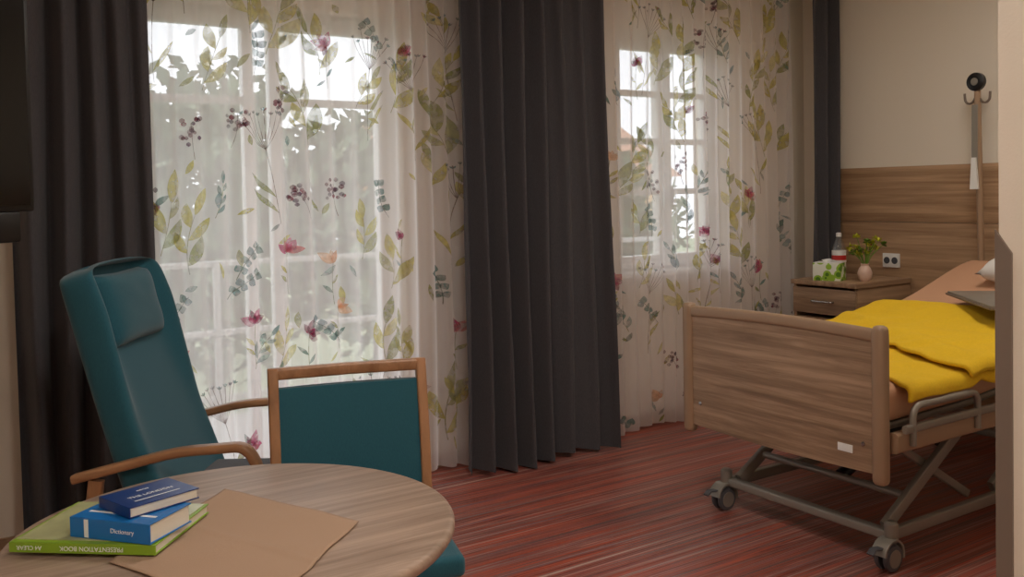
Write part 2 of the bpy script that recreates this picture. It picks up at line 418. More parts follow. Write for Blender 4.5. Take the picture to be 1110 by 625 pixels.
        for j in range(ny):
            for i in range(nxm):
                s=x0+(x1-x0)*(i+0.5+rnd.uniform(-0.4,0.4)+(0.25 if j%2 else -0.25))/nxm
                z=z0+(z1-z0)*(j+rnd.uniform(0,0.8))/ny
                r=rnd.random()
                if r<0.38: m_branch(s,z,OL,rnd.uniform(0.12,0.21),rnd.choice((2,3,4)))
                elif r<0.46: m_branch(s,z,GR,rnd.uniform(0.07,0.10),5)
                elif r<0.57: m_euca(s,z)
                elif r<0.76: m_flower(s,z)
                elif r<0.87: m_berry(s,z)
                else: m_umbel(s,z)
                leaf(s+rnd.uniform(-.12,.12),z+rnd.uniform(-.1,.1),rnd.uniform(0.3,2.8),rnd.uniform(.05,.09),rnd.uniform(.012,.028),rnd.choice(OL+GR),rnd.uniform(-.5,.5))
    me=bpy.data.meshes.new(name); me.from_pydata([tuple(v) for v in verts],[],faces); me.update()
    me.materials.append(mat)
    if printed:
        me.materials.append(M['print'])
        ca=me.color_attributes.new('Col','FLOAT_COLOR','POINT')
        flat=[c for col in cols for c in col]; ca.data.foreach_set('color',flat)
        me.polygons.foreach_set('material_index',mids)
    for p in me.polygons: p.use_smooth=True
    o=bpy.data.objects.new(name,me); bpy.context.scene.collection.objects.link(o)
    return o
curtain('sheer_curtain',0.78,2.50,4.20,0.026,0.115,M['sheer'],1.7,nz=40,printed=True)
curtain('sheer_curtain',3.14,5.04,4.20,0.026,0.105,M['sheer'],4.1,nz=40,printed=True)
curtain('blackout_curtain',0.34,0.86,4.06,0.055,0.115,M['dark'],2.2)
curtain('blackout_curtain',2.335,3.25,4.04,0.07,0.125,M['dark'],0.6,lean=0.06)
curtain('blackout_curtain',5.02,5.285,4.03,0.05,0.10,M['dark'],3.1)
rl=empty('curtain_rail',(2.5,4.12,H-0.04))
box('track_front',(0.2,5.28,4.02,4.07,H-0.08,H),M['white'],rl,0.003); box('track_rear',(0.2,5.28,4.17,4.22,H-0.08,H),M['white'],rl,0.003)

# ------------------------------------------------------------ hospital bed
X0,X1,Y0,Y1=2.93,5.17,2.03,3.06
bed=empty('hospital_bed',(4.0,2.56,0))
def endboard(nm,x,zt,zb):
    yc=(Y0+Y1)/2; hw=(Y1-Y0)/2-0.04; N=24
    top=[(yc-hw+2*hw*i/N, zt-0.03+0.012*math.sin(PI*i/N)) for i in range(N+1)]
    bot=[(yc-hw+2*hw*i/N, zb+0.015-0.012*math.sin(PI*i/N)) for i in range(N+1)]
    V=[];F=[]
    for s in (-0.011,0.011):
        for (y,z) in top: V.append((x+s,y,z))
        for (y,z) in bot: V.append((x+s,y,z))
    n=N+1
    for i in range(N):
        F.append((i,i+1,n+i+1,n+i)); F.append((2*n+i,3*n+i,3*n+i+1,2*n+i+1))
        F.append((i,2*n+i,2*n+i+1,i+1)); F.append((n+i,n+i+1,3*n+i+1,3*n+i))
    F.append((0,n,3*n,2*n)); F.append((n-1,3*n-1,4*n-1,2*n-1))
    mesh(nm+'_panel',V,F,M['oakY'],bed)
    sweep(nm+'_top_rail',[(x,y,z) for y,z in top],rrect(0.05,0.034,0.014),M['bedplastic'],bed,side=Vector((0,0,1)))
    for k,y in enumerate((yc-hw-0.012,yc+hw+0.012)):
        pts=[(x,y,zb-0.02),(x,y,zb-0.012),(x,y,zb),(x,y,zt-0.03),(x,y,zt-0.008),(x,y,zt+0.004),(x,y,zt+0.009)]
        sweep(f'{nm}_post_{k+1}',pts,rrect(0.054,0.056,0.02,4),M['bedplastic'],bed,side=Vector((0,1,0)),scales=[0.75,0.95,1,1,0.96,0.8,0.45])
endboard('footboard',X0,0.935,0.385)
endboard('headboard',X1,0.99,0.39)
box('footboard_label',(X0-0.0145,X0-0.011,2.17,2.235,0.455,0.485),M['white'],bed,0.001)
for yy in (2.125,2.96): lathe('screw',[(0.0,-0.004),(0.008,-0.003),(0.009,0)],(X0-0.011,yy,0.5),M['chrome'],bed,12,'x')
def mt(x):
    P=[(2.9,.70),(3.55,.715),(4.0,.755),(4.4,.825),(5.15,1.02)]
    for i in range(len(P)-1):
        if x<=P[i+1][0]:
            t=(x-P[i][0])/(P[i+1][0]-P[i][0]); t=t*t*(3-2*t)*0.4+t*0.6
            return P[i][1]*(1-t)+P[i+1][1]*t
    return P[-1][1]
def mattress():
    xs=[2.965+ (5.12-2.965)*i/30 for i in range(31)]
    pts=[(x,(Y0+Y1)/2,mt(x)-0.065) for x in xs]
    sc=[0.985]+[1]*29+[0.985]
    sweep('mattress',pts,rrect(0.95,0.13,0.035,4),M['sheet'],bed,side=Vector((0,1,0)),scales=sc)
mattress()
def deck():
    xs=[2.99+(5.12-2.99)*i/20 for i in range(21)]
    sweep('mattress_deck',[(x,(Y0+Y1)/2,mt(x)-0.15) for x in xs],rrect(0.90,0.03,0.01,2),M['metal'],bed,side=Vector((0,1,0)))
deck()
for k,y in enumerate((Y0+0.0,Y1-0.0)):
    sweep(f'side_beam_{k+1}',[(2.96,y,0.515),(3.2,y,0.515),(5.13,y,0.515)],rrect(0.04,0.075,0.012),M['bedplastic'],bed)
    yo=y-0.028 if k==0 else y+0.028
    tube(f'mattress_retainer_{k+1}',fillet([(3.04,yo,0.50),(3.04,yo,0.645),(3.46,yo,0.645),(3.46,yo,0.50)],0.05),0.013,M['metal'],bed)
    sweep(f'accessory_rail_{k+1}',[(2.99,yo,0.565),(3.9,yo,0.565)],rrect(0.02,0.03,0.006),M['metal'],bed)
for xx in (3.05,3.66,4.3,5.0):
    box('cross_beam',(xx-0.02,xx+0.02,Y0+0.02,Y1-0.02,0.47,0.51),M['metal'],bed,0.004)
BY0,BY1=2.13,2.94; BX0,BX1=3.08,4.78
for k,y in enumerate((BY0,BY1)):
    sg=1 if k==0 else -1
    sweep(f'base_beam_{k+1}',[(BX0,y,0.125),(BX1,y,0.125)],rrect(0.03,0.045,0.006),M['metal'],bed)
    sweep(f'lift_arm_foot_{k+1}',[(BX0+0.02,y+sg*0.035,0.14),(3.66,y+sg*0.035,0.475)],rrect(0.028,0.05,0.006),M['metal'],bed)
    sweep(f'lift_arm_cross_{k+1}',[(BX0+0.06,y+sg*0.07,0.48),(3.72,y+sg*0.07,0.14)],rrect(0.02,0.035,0.006),M['metal'],bed)
    sweep(f'lift_arm_head_{k+1}',[(3.85,y+sg*0.04,0.15),(4.4,y+sg*0.04,0.475)],rrect(0.025,0.05,0.006),M['metal'],bed)
for i,xx in enumerate((BX0,BX1)):
    sweep(f'base_cross_{i+1}',[(xx,BY0,0.125),(xx,BY1,0.125)],rrect(0.035,0.045,0.006),M['metal'],bed,side=Vector((0,0,1)))
tube('torsion_bar_1',[(3.25,BY0+.04,0.23),(3.25,BY1-.04,0.23)],0.016,M['metal'],bed)
tube('torsion_bar_2',[(4.15,BY0+.04,0.33),(4.15,BY1-.04,0.33)],0.014,M['metal'],bed)
tube('actuator',[(3.35,2.55,0.2),(3.9,2.55,0.42)],0.028,M['black'],bed)
for i,xx in enumerate((BX0,BX1)):
    for j,yy in enumerate((BY0-0.015,BY1+0.015)):
        nm=f'castor_{i*2+j+1}'; xc=xx-0.03
        for s in (-1,1):
            lathe(nm+'_wheel',[(0.0,-0.009),(0.03,-0.011),(0.048,-0.009),(0.052,0),(0.048,0.009),(0.03,0.011),(0,0.009)],(xc,yy+s*0.019,0.052),M['rubber'],bed,28,'y')
            lathe(nm+'_hub',[(0.0,0.0115*s),(0.034,0.0125*s),(0.038,0.0*s)],(xc,yy+s*0.019,0.052),M['metal'],bed,20,'y')
        hp=[]
        for q in range(9):
            a=-0.3+ (PI+0.2)*q/8; hp.append((xc+0.058*math.cos(a),yy,0.062+0.058*math.sin(a)))
        sweep(nm+'_housing',hp,rrect(0.062,0.010,0.003),M['metal'],bed)
        lathe(nm+'_stem',[(0.019,0.10),(0.026,0.115),(0.026,0.175),(0.016,0.184),(0,0.184)],(xx-0.01,yy,0),M['metal'],bed,16)
        sweep(nm+'_pedal',[(xc-0.04,yy,0.095),(xc-0.09,yy,0.10),(xc-0.11,yy,0.085)],rrect(0.03,0.008,0.003),M['rubber'],bed)
pole_x,pole_y=5.12,2.945
tube('lifting_pole',[(pole_x,pole_y-0.02,0.45),(pole_x,pole_y-0.005,1.2),(pole_x,pole_y+0.01,2.0)],0.018,M['bedplastic'],bed)
PYT=pole_y+0.01
lathe('pole_head',[(0,-0.02),(0.035,-0.02),(0.052,-0.012),(0.052,0.012),(0.035,0.02),(0,0.02)],(pole_x-0.01,PYT,2.03),M['black'],bed,24,'x')
lathe('pole_head_cap',[(0,-0.004),(0.02,-0.003),(0.022,0)],(pole_x-0.031,PYT,2.03),M['metal'],bed,16,'x')
for s in (-1,1):
    hk=[(pole_x,PYT,1.91)]
    for q in range(9):
        a=PI+ PI*q/8
        hk.append((pole_x,PYT+s*(0.045-0.028*math.cos(a-PI)),1.94+0.03*math.sin(a)))
    tube('infusion_hook',hk+[(pole_x,PYT+s*0.075,1.97)],0.007,M['guard'],bed,n=8)
sweep('grab_strap',[(pole_x-0.025,PYT,1.90),(pole_x-0.03,PYT,1.65),(pole_x-0.03,PYT,1.50)],rrect(0.035,0.006,0.002),M['metal'],bed)
mesh('grab_handle',[(pole_x-0.045,PYT-0.012,1.60),(pole_x-0.045,PYT+0.012,1.60),(pole_x-0.03,PYT-0.012,1.60),(pole_x-0.03,PYT+0.012,1.60),
  (pole_x-0.045,PYT-0.026,1.42),(pole_x-0.045,PYT+0.022,1.42),(pole_x-0.03,PYT-0.026,1.42),(pole_x-0.03,PYT+0.022,1.42)],
  [(0,1,3,2),(4,6,7,5),(0,4,5,1),(2,3,7,6),(0,2,6,4),(1,5,7,3)],M['white'],bed)

def cushion(name,c,sx,sy,sz,mat,parent=None,rot=(0,0,0),keep=True,nn=16,pw=0.5):
    R=Matrix.Rotation(rot[2],4,'Z')@Matrix.Rotation(rot[1],4,'Y')@Matrix.Rotation(rot[0],4,'X')
    V=[];F=[]
    for side in (1,-1):
        for j in range(nn+1):
            for i in range(nn+1):
                u=-1+2*i/nn; v=-1+2*j/nn
                h=max(0,(1-u**4))*max(0,(1-v**4)); h=h**pw
                x=u*sx/2*(1-0.05*(1-abs(v))**1); y=v*sy/2*(1-0.05*(1-abs(u)))
                z=side*sz/2*h*(1+0.06*noise.noise(Vector((u*2,v*2,side))))
                V.append(Vector(c)+(R@Vector((x,y,z))))
    n1=(nn+1)**2
    for s in (0,1):
        for j in range(nn):
            for i in range(nn):
                a=s*n1+j*(nn+1)+i; F.append((a,a+1,a+nn+2,a+nn+1))
    o=mesh(name,V,F,mat,parent,True,keep)
    bm=bmesh.new(); bm.from_mesh(o.data); bmesh.ops.remove_doubles(bm,verts=bm.verts,dist=1e-5); bmesh.ops.recalc_face_normals(bm,faces=bm.faces); bm.to_mesh(o.data); bm.free()
    return o
cushion('pillow',(4.86,2.40,mt(4.86)+0.075),0.38,0.64,0.16,M['pillow'],None,(0,-0.25,0))

# yellow blanket, folded, draping over the near side
def blanket():
    V=[];F=[];NU,NV=70,70; YE=Y0+0.025
    def sheet(xl_far,xl_near,xr,yfar,drop,dz,seed):
        base=len(V)
        for j in range(NV+1):
            v=j/NV
            s=v*((yfar-YE+0.01)+drop)
            for i in range(NU+1):
                u=i/NU
                y=yfar-s; 
                tt=min(1,s/(yfar-YE))
                xl=xl_far*(1-tt)+xl_near*tt
                x=xl+(xr-xl)*u+0.012*math.sin(v*9+seed)
                wr=0.012*noise.noise(Vector((x*4+seed,y*5,0)))+0.008*noise.noise(Vector((x*11,y*9,seed)))
                ridge=0.014*math.exp(-((x-3.75-(y-2.5)*0.5)/0.05)**2)+0.010*math.exp(-((x-3.5+(y-2.5)*0.9)/0.035)**2)
                z=mt(x)+dz+max(wr+ridge,-0.006)
                if y<YE:
                    over=YE-y
                    a=min(over/0.05,1.0)*PI/2
                    yy=YE-0.035*math.sin(a)-0.006-0.010*abs(math.sin(x*14+seed))*min(1,over*8)
                    zz=z-0.035*(1-math.cos(a))-max(0,over-0.05)*(0.75+0.25*math.sin(x*5+seed))
                    V.append((x,yy-dz*0.4,zz))
                else: V.append((x,y,z))
        for j in range(NV):
            for i in range(NU):
                a=base+j*(NU+1)+i; F.append((a,a+1,a+NU+2,a+NU+1))
    sheet(3.70,3.04,4.33,3.02,0.08,0.012,1.0)
    sheet(3.80,3.40,4.31,3.00,0.045,0.034,4.0)
    o=mesh('yellow_blanket',V,F,M['yellow'],None,True)
    m=o.modifiers.new('t','SOLIDIFY'); m.thickness=0.014; m.offset=0.6
    return o
blanket()

# overbed table (column on the near side of the bed)
ob=empty('overbed_table',(4.45,1.8,0))
def rotbox(name,c,sx,sy,z0,z1,an,mat,parent,bevel=0.004,keep=True):
    o=box(name,(-sx/2,sx/2,-sy/2,sy/2,z0,z1),mat,None,bevel)
    o.location=(c[0],c[1],0); o.rotation_euler=(0,0,an)
    if parent: 
        o.parent=parent
        o.matrix_parent_inverse=(Matrix.Translation(parent.location)@parent.rotation_euler.to_matrix().to_4x4()).inverted()
    return o
an=math.atan2(0.44,0.40)
rotbox('top',(4.36,2.35),0.62,0.40,0.898,0.908,an,M['metal'],ob)
rotbox('top_edge',(4.36,2.35),0.635,0.415,0.888,0.899,an,M['guard'],ob)
box('column',(4.40,4.46,1.84,1.90,0.09,0.70),M['metal'],ob,0.006)
tube('column_neck',fillet([(4.43,1.87,0.68),(4.43,1.87,0.875),(4.44,2.10,0.877)],0.05),0.012,M['metal'],ob)
box('foot_bar',(4.0,4.85,1.83,1.91,0.06,0.10),M['metal'],ob,0.006)
box('foot_bar_2',(4.39,4.47,1.45,1.84,0.06,0.10),M['metal'],ob,0.006)
for px_,py_ in ((4.05,1.87),(4.80,1.87),(4.43,1.48)):
    lathe('castor',[(0,-0.012),(0.026,-0.012),(0.03,0),(0.026,0.012),(0,0.012)],(px_,py_,0.03),M['rubber'],ob,20,'y')

# ------------------------------------------------------------ nightstand
ns=empty('nightstand',(4.96,3.7,0))
a0,a1,b0,b1,NT=4.70,5.24,3.46,3.93,0.87
box('top',(a0-0.01,a1,b0-0.01,b1+0.01,NT-0.03,NT),M['oak'],ns,0.006)
boxes('carcass',[(a0+0.01,a1,b0,b0+0.02,0.08,NT-0.03),(a0+0.01,a1,b1-0.02,b1,0.08,NT-0.03),(a1-0.02,a1,b0+0.02,b1-0.02,0.08,NT-0.03),(a0+0.01,a1-0.02,b0+0.02,b1-0.02,0.08,0.10),(a0+0.01,a1-0.02,b0+0.02,b1-0.02,0.62,0.64)],M['oak'],ns,0.002)
box('drawer_front',(a0-0.004,a0+0.014,b0+0.005,b1-0.005,0.665,0.825),M['oakY'],ns,0.003)
box('door_front',(a0-0.004,a0+0.014,b0+0.005,b1-0.005,0.10,0.60),M['oakY'],ns,0.003)
bm_=(b0+b1)/2
tube('drawer_handle',fillet([(a0-0.002,bm_-0.075,0.745),(a0-0.03,bm_-0.075,0.745),(a0-0.03,bm_+0.075,0.745),(a0-0.002,bm_+0.075,0.745)],0.015),0.006,M['chrome'],ns,n=8)
tube('door_handle',fillet([(a0-0.002,b0+0.06,0.42),(a0-0.03,b0+0.06,0.42),(a0-0.03,b0+0.06,0.55),(a0-0.002,b0+0.06,0.55)],0.015),0.006,M['chrome'],ns,n=8)
for xx in (a0+0.06,a1-0.06):
    for yy in (b0+0.05,b1-0.05):
        lathe('castor',[(0,-0.015),(0.034,-0.015),(0.04,0),(0.034,0.015),(0,0.015)],(xx,yy,0.04),M['rubber'],ns,20,'y')
def tissuemat():
    m,nt,b=newmat('tissue_box_print'); tc=nt.nodes.new('ShaderNodeTexCoord')
    v=nt.nodes.new('ShaderNodeTexVoronoi'); v.inputs['Scale'].default_value=22
    nt.links.new(tc.outputs['Object'],v.inputs['Vector'])
    r=nt.nodes.new('ShaderNodeValToRGB'); r.color_ramp.interpolation='CONSTANT'
    r.color_ramp.elements[0].color=rgb(80,130,30); r.color_ramp.elements[1].position=0.35; r.color_ramp.elements[1].color=rgb(150,190,60)
    e=r.color_ramp.elements.new(0.6); e.color=rgb(232,236,220)
    nt.links.new(v.outputs['Distance'],r.inputs['Fac']); nt.links.new(r.outputs['Color'],b.inputs['Base Color']); return m
tb=empty('tissue_box',(4.79,3.72,NT),0.35)
box('carton',(-0.06,0.06,-0.085,0.085,0,0.11),tissuemat(),tb,0.003,keep=False)
box('lid',(-0.058,0.058,-0.083,0.083,0.109,0.112),M['white'],tb,0.001,keep=False)
V=[];F=[]
for j in range(7):
    for i in range(9):
        u=-1+2*i/8; t=j/6
        V.append((0.02*math.sin(u*4+t)*t+0.006*u,u*(0.03+0.015*t),0.110+0.022*t*(1-0.3*u*u)))
for j in range(6):
    for i in range(8): a=j*9+i; F.append((a,a+1,a+10,a+9))
mesh('tissue',V,F,M['white'],tb,True,False)
wb=empty('water_bottle',(4.95,3.77,NT))
lathe('bottle_body',[(0,0.004),(0.036,0),(0.043,0.01),(0.043,0.06),(0.04,0.08),(0.043,0.1),(0.043,0.17),(0.036,0.21),(0.017,0.255),(0.014,0.27)],(0,0,0),glassmat('clear_pet',(0.93,0.96,0.97,1),0.14),wb,28,keep=False)
lathe('label',[(0.0435,0.10),(0.0438,0.10),(0.0438,0.175),(0.0435,0.175)],(0,0,0),M['white'],wb,28,keep=False)
lathe('label_band',[(0.044,0.115),(0.0443,0.115),(0.0443,0.145),(0.044,0.145)],(0,0,0),M['red'],wb,28,keep=False)
lathe('cap',[(0.017,0.262),(0.017,0.284),(0.012,0.288),(0,0.288)],(0,0,0),M['white'],wb,20,keep=False)
vs=empty('flower_vase',(4.88,3.53,NT))
lathe('vase',[(0,0),(0.026,0),(0.040,0.02),(0.044,0.05),(0.034,0.078),(0.022,0.095),(0.025,0.108),(0.02,0.107),(0.018,0.094),(0,0.09)],(0,0,0),plain('pink_ceramic',rgb(224,190,170),0.3),vs,28,keep=False)
fy=plain('yellow_blossom',rgb(206,206,60),0.7); fg=plain('flower_leaf',rgb(110,150,50),0.7); fp=plain('pink_blossom',rgb(190,80,70),0.7)
rr=random.Random(5)
for k in range(20):
    a=rr.uniform(0,6.28); sp=rr.uniform(0.02,0.11); h=rr.uniform(0.15,0.27)
    tip=(sp*math.cos(a),sp*math.sin(a),h)
    tube('stem',[(0,0,0.08),(tip[0]*0.4,tip[1]*0.4,0.08+(h-0.08)*0.55),tip],0.0018,fg,vs,keep=False,n=6)
    V=[];F=[]
    for q in range(10):
        d=Vector((rr.uniform(-1,1),rr.uniform(-1,1),rr.uniform(-0.4,1))).normalized(); s=d.cross(Vector((0.3,0.2,1))).normalized()
        c=Vector(tip); l=0.032
        b=len(V); V+= [c,c+d*l*0.5+s*l*0.35,c+d*l,c+d*l*0.5-s*l*0.35]; F.append((b,b+1,b+2,b+3))
    mesh('blossom',V,F,(fp if k==3 else (fy if k%3 else fg)),vs,False,False)
so=empty('wall_socket',(XR-0.02,3.62,0.97))
box('plate',(XR-0.03,XR-0.018,3.56,3.68,0.925,1.015),M['white'],so,0.003)
for yy in (3.592,3.648): lathe('insert',[(0.0,0.006),(0.012,0.006),(0.02,-0.001),(0.022,-0.001)],(XR-0.031,yy,0.97),M['greyfab'],so,20,'x')

# ------------------------------------------------------------ round table
TX,TY,TR,TZ=0.57,1.97,0.465,0.75
rt=empty('round_table',(TX,TY,0))
lathe('table_top',[(0,TZ-0.036),(TR-0.03,TZ-0.036),(TR-0.008,TZ-0.031),(TR,TZ-0.020),(TR,TZ-0.010),(TR-0.004,TZ-0.003),(TR-0.012,TZ),(0,TZ)],(0,0,0),M['tabletop'],rt,96,keep=False)
lathe('column',[(0.045,0.04),(0.04,0.06),(0.04,0.68),(0.09,0.714),(0,0.714)],(0,0,0),M['beech'],rt,24,keep=False)
for k in range(4):
    a=PI/4+k*PI/2
    sweep('foot',[(0.03*math.cos(a),0.03*math.sin(a),0.07),(0.2*math.cos(a),0.2*math.sin(a),0.05),(0.34*math.cos(a),0.34*math.sin(a),0.022)],rrect(0.05,0.04,0.01),M['beech'],rt,side=Vector((-math.sin(a),math.cos(a),0)),keep=False)
def placemat():
    A=Vector((.615,2.225));B=Vector((.787,1.829));C=Vector((.299,1.909)); n=40; V=[];F=[]
    for j in range(n+1):
        for i in range(n+1):
            u=i/n;v=j/n; p=A+(B-A)*u+(C-A)*v
            z=TZ+0.003+0.004*max(0,noise.noise(Vector((p.x*9,p.y*9,0))))+0.003*math.exp(-((v-0.5)/0.02)**2)
            V.append((p.x+0.003*math.sin(v*14),p.y+0.003*math.sin(u*12),z))
    for j in range(n):
        for i in range(n): a=j*(n+1)+i; F.append((a,a+1,a+n+2,a+n+1))
    o=mesh('placemat',V,F,M['linen'],None,True)
    m=o.modifiers.new('t','SOLIDIFY'); m.thickness=0.0015; m.offset=1
placemat()
def text(s,size,mat,parent,loc,rot):
    cu=bpy.data.curves.new('lettering','FONT'); cu.body=s; cu.size=size; cu.align_x='CENTER'; cu.align_y='CENTER'; cu.extrude=0.0002
    tmp=bpy.data.objects.new('tmp',cu); bpy.context.scene.collection.objects.link(tmp)
    dg=bpy.context.evaluated_depsgraph_get(); me=bpy.data.meshes.new_from_object(tmp.evaluated_get(dg))
    bpy.data.objects.remove(tmp)
    o=bpy.data.objects.new('lettering',me); me.materials.clear(); me.materials.append(mat)
    o.location=loc; o.rotation_euler=rot; bpy.context.scene.collection.objects.link(o); o.parent=parent; return o
def book(name,c,z,Lx,Ly,th,an,cover,spine='front',tilt=0,ty=0):
    e=empty(name,(c[0],c[1],z),an); e.rotation_euler=(tilt,ty,an)
    ct=0.0022
    box('pages',(-Lx/2+0.004,Lx/2-0.004,-Ly/2+0.003,Ly/2-0.004,ct,th-ct),M['paper'],e,0.0,keep=False)
    sp_=(-Lx/2,Lx/2,-Ly/2-0.001,-Ly/2+0.002,0,th) if spine=='front' else (-Lx/2-0.001,-Lx/2+0.002,-Ly/2,Ly/2,0,th)
    boxes('cover',[(-Lx/2,Lx/2,-Ly/2,Ly/2,0,ct),(-Lx/2,Lx/2,-Ly/2,Ly/2,th-ct,th),sp_],cover,e,0.0006,keep=False,segs=1)
    return e
b1_=book('presentation_book',(.340,2.064),TZ+0.009,0.305,0.24,0.02,math.radians(-39.3),M['green'])
box('cover_sheet',(-0.145,0.145,-0.105,0.115,0.020,0.0212),plain('folder_cover_print',rgb(176,178,132),0.2,var=0.35,bscale=60),b1_,0,keep=False)
text('PRESENTATION BOOK',0.013,M['textw'],b1_,(0.02,-0.1213,0.010),(PI/2,PI,0))
text('A4 CLEAR',0.012,M['textw'],b1_,(-0.11,-0.1213,0.010),(PI/2,PI,0))
b2_=book('dictionary_book',(.362,1.992),TZ+0.0305,0.19,0.13,0.040,math.radians(-50),M['blue'])
text('Dictionary',0.013,M['textw'],b2_,(0.03,-0.0663,0.02),(PI/2,0,0))
box('spine_stripe',(-0.06,-0.05,-0.0667,-0.0661,0.002,0.038),M['textw'],b2_,0,keep=False)
box('cover_stripe',(-0.08,0.08,-0.03,-0.022,0.040,0.0404),M['textw'],b2_,0,keep=False)
b3_=book('paperback_book',(.402,2.012),TZ+0.0715,0.155,0.12,0.022,math.radians(18),M['navy'],spine='left')
text('THE LONDON',0.015,M['textw'],b3_,(0,-0.005,0.0223),(0,0,0))
text('stories',0.010,M['textw'],b3_,(0.0,0.03,0.0223),(0,0,0))
box('cover_band',(-0.05,0.05,-0.032,-0.029,0.022,0.0224),M['textw'],b3_,0,keep=False)

# ------------------------------------------------------------ armchair
ac=empty('armchair',(0.760,3.355,0),math.radians(-33))
def acback():
    V=[];F=[];NT_=16
    for j in range(NT_+1):
        t=j/NT_; z=0.38+t*0.85
        xr=-0.04-0.235*t
        hw=0.298+0.012*math.sin(PI*t)
        th=0.13-0.08*t
        wing=0.012+0.055*max(0,min(1,(t-0.35)/0.45))
        if j==NT_: hw-=0.018; th-=0.008
        sec=[(0,0),(0,-hw*0.6),(0.0,-hw),(th*0.5+wing*0.5,-hw),(th+wing,-hw),(th+wing,-hw+0.04),(th+0.002,-hw+0.085),(th,-hw*0.4),(th,0)]
        full=sec+[(a,-b) for a,b in reversed(sec[1:-1])]
        for a,b in full: V.append((xr+a,b,z+(a*0.25)-(0.014 if (j==NT_ and abs(b)>hw*0.9) else 0)))
    k=16
    for j in range(NT_):
        for i in range(k): F.append((j*k+i,j*k+(i+1)%k,(j+1)*k+(i+1)%k,(j+1)*k+i))
    F.append(tuple(range(k))); 
    b=NT_*k
    for i in range(0,8):
        i2=(k-i)%k; j2=(k-i-1)%k
        if i==0: F.append((b+0,b+1,b+15))
        elif i<7: F.append((b+i,b+i+1,b+j2,b+i2))
        else: F.append((b+7,b+8,b+9))
    o=mesh('backrest',V,F,M['teal'],ac,True,False); 
    subsurf(o,2)
    return o
acback()
cushion('head_pillow',(-0.160,0,1.08),0.26,0.45,0.12,M['teal'],ac,(0,math.radians(76),0),False,pw=0.35)
box('seat_cushion',(0.03,0.40,-0.255,0.255,0.33,0.47),M['greyfab'],ac,0.035,keep=False,segs=4)
box('seat_frame',(0.0,0.36,-0.25,0.25,0.28,0.33),M['beechX'],ac,0.005,keep=False)
for k,s in enumerate((-1,1)):
    y=s*0.330
    sweep(f'rear_leg_{k+1}',[(-0.26,y,0.0),(-0.17,y,0.30),(-0.13,y,0.57)],rrect(0.03,0.045,0.008),M['beech'],ac,keep=False)
    arm=fillet([(-0.20,y,0.575),(-0.1,y,0.60),(0.13,y,0.655),(0.345,y,0.668),(0.385,y,0.60),(0.37,y,0.30),(0.36,y,0.0)],0.06,6)
    sweep(f'arm_{k+1}',arm,rrect(0.05,0.028,0.01),M['beechX'],ac,keep=False)
    sweep(f'side_rail_{k+1}',[(-0.15,y,0.305),(0.36,y,0.305)],rrect(0.025,0.05,0.005),M['beechX'],ac,keep=False)
boxes('side_braces',[(-0.12,-0.08,-0.325,0.325,0.285,0.32),(0.32,0.355,-0.325,0.325,0.285,0.32)],M['beech'],ac,0.003,keep=False)

# ------------------------------------------------------------ dining chair
dc=empty('dining_chair',(1.075,2.46,0),math.radians(-106))
hw=0.232
for k,s in enumerate((-1,1)):
    sweep(f'back_post_{k+1}',[(-0.28,s*hw,0.0),(-0.24,s*hw,0.22),(-0.215,s*hw,0.44),(-0.235,s*hw,0.68),(-0.28,s*hw,0.920)],rrect(0.032,0.04,0.007),M['beech'],dc,keep=False)
sweep('top_rail',[(-0.276,-hw-0.014,0.904),(-0.29,0,0.904),(-0.276,hw+0.014,0.904)],rrect(0.034,0.036,0.007),M['beechX'],dc,side=Vector((1,0,0)),keep=False)
V=[];F=[];nu,nv=10,10
for side in (0,1):
    for j in range(nv+1):
        t=j/nv; z=0.50+0.36*t; xb=-0.222-0.048*t**1.4
        for i in range(nu+1):
            u=-1+2*i/nu
            th=0.016*(1-0.3*abs(u)**6)
            V.append((xb-0.012*(1-u*u)+(th if side==0 else -th),u*(hw-0.016),z))
n1=(nu+1)*(nv+1)
for s in (0,1):
    for j in range(nv):
        for i in range(nu): a=s*n1+j*(nu+1)+i; F.append((a,a+1,a+nu+2,a+nu+1))
for i in range(nu): F.append((i,i+1,n1+i+1,n1+i)); a=nv*(nu+1)+i; F.append((a,n1+a,n1+a+1,a+1))
for j in range(nv):
    a=j*(nu+1); F.append((a,n1+a,n1+a+nu+1,a+nu+1)); a+=nu; F.append((a,a+nu+1,n1+a+nu+1,n1+a))
o=mesh('back_panel',V,F,M['teal'],dc,True,False)
try: o.data.set_sharp_from_angle(angle=math.radians(50))
except Exception: pass
box('seat_cushion',(-0.20,0.28,-0.235,0.235,0.42,0.48),M['teal'],dc,0.022,keep=False,segs=4)
box('seat_frame',(-0.20,0.26,-0.215,0.215,0.37,0.42),M['beechX'],dc,0.004,keep=False)
for s in (-1,1):
    sweep('front_leg',[(0.245,s*0.21,0.0),(0.24,s*0.21,0.42)],rrect(0.032,0.036,0.008),M['beech'],dc,keep=False)

# ------------------------------------------------------------ television on wall arm
tvn=empty('television',(-0.118,2.148,1.70),math.radians(36.87))
box('casing',(-0.46,0.46,0.0,0.035,-0.27,0.30),M['black'],tvn,0.006,keep=False)
box('screen',(-0.445,0.445,-0.003,0.001,-0.255,0.285),M['screen'],tvn,0,keep=False)
box('speaker_bar',(0.20,0.42,0.0,0.03,-0.34,-0.27),M['black'],tvn,0.006,keep=False)
tube('wall_arm',[(-0.14,2.18,1.69),(-0.40,2.45,1.69),(-0.74,2.3,1.69)],0.02,M['black'],tvn)
box('wall_plate',(XL,XL+0.015,2.22,2.38,1.59,1.79),M['black'],tvn,0.003)

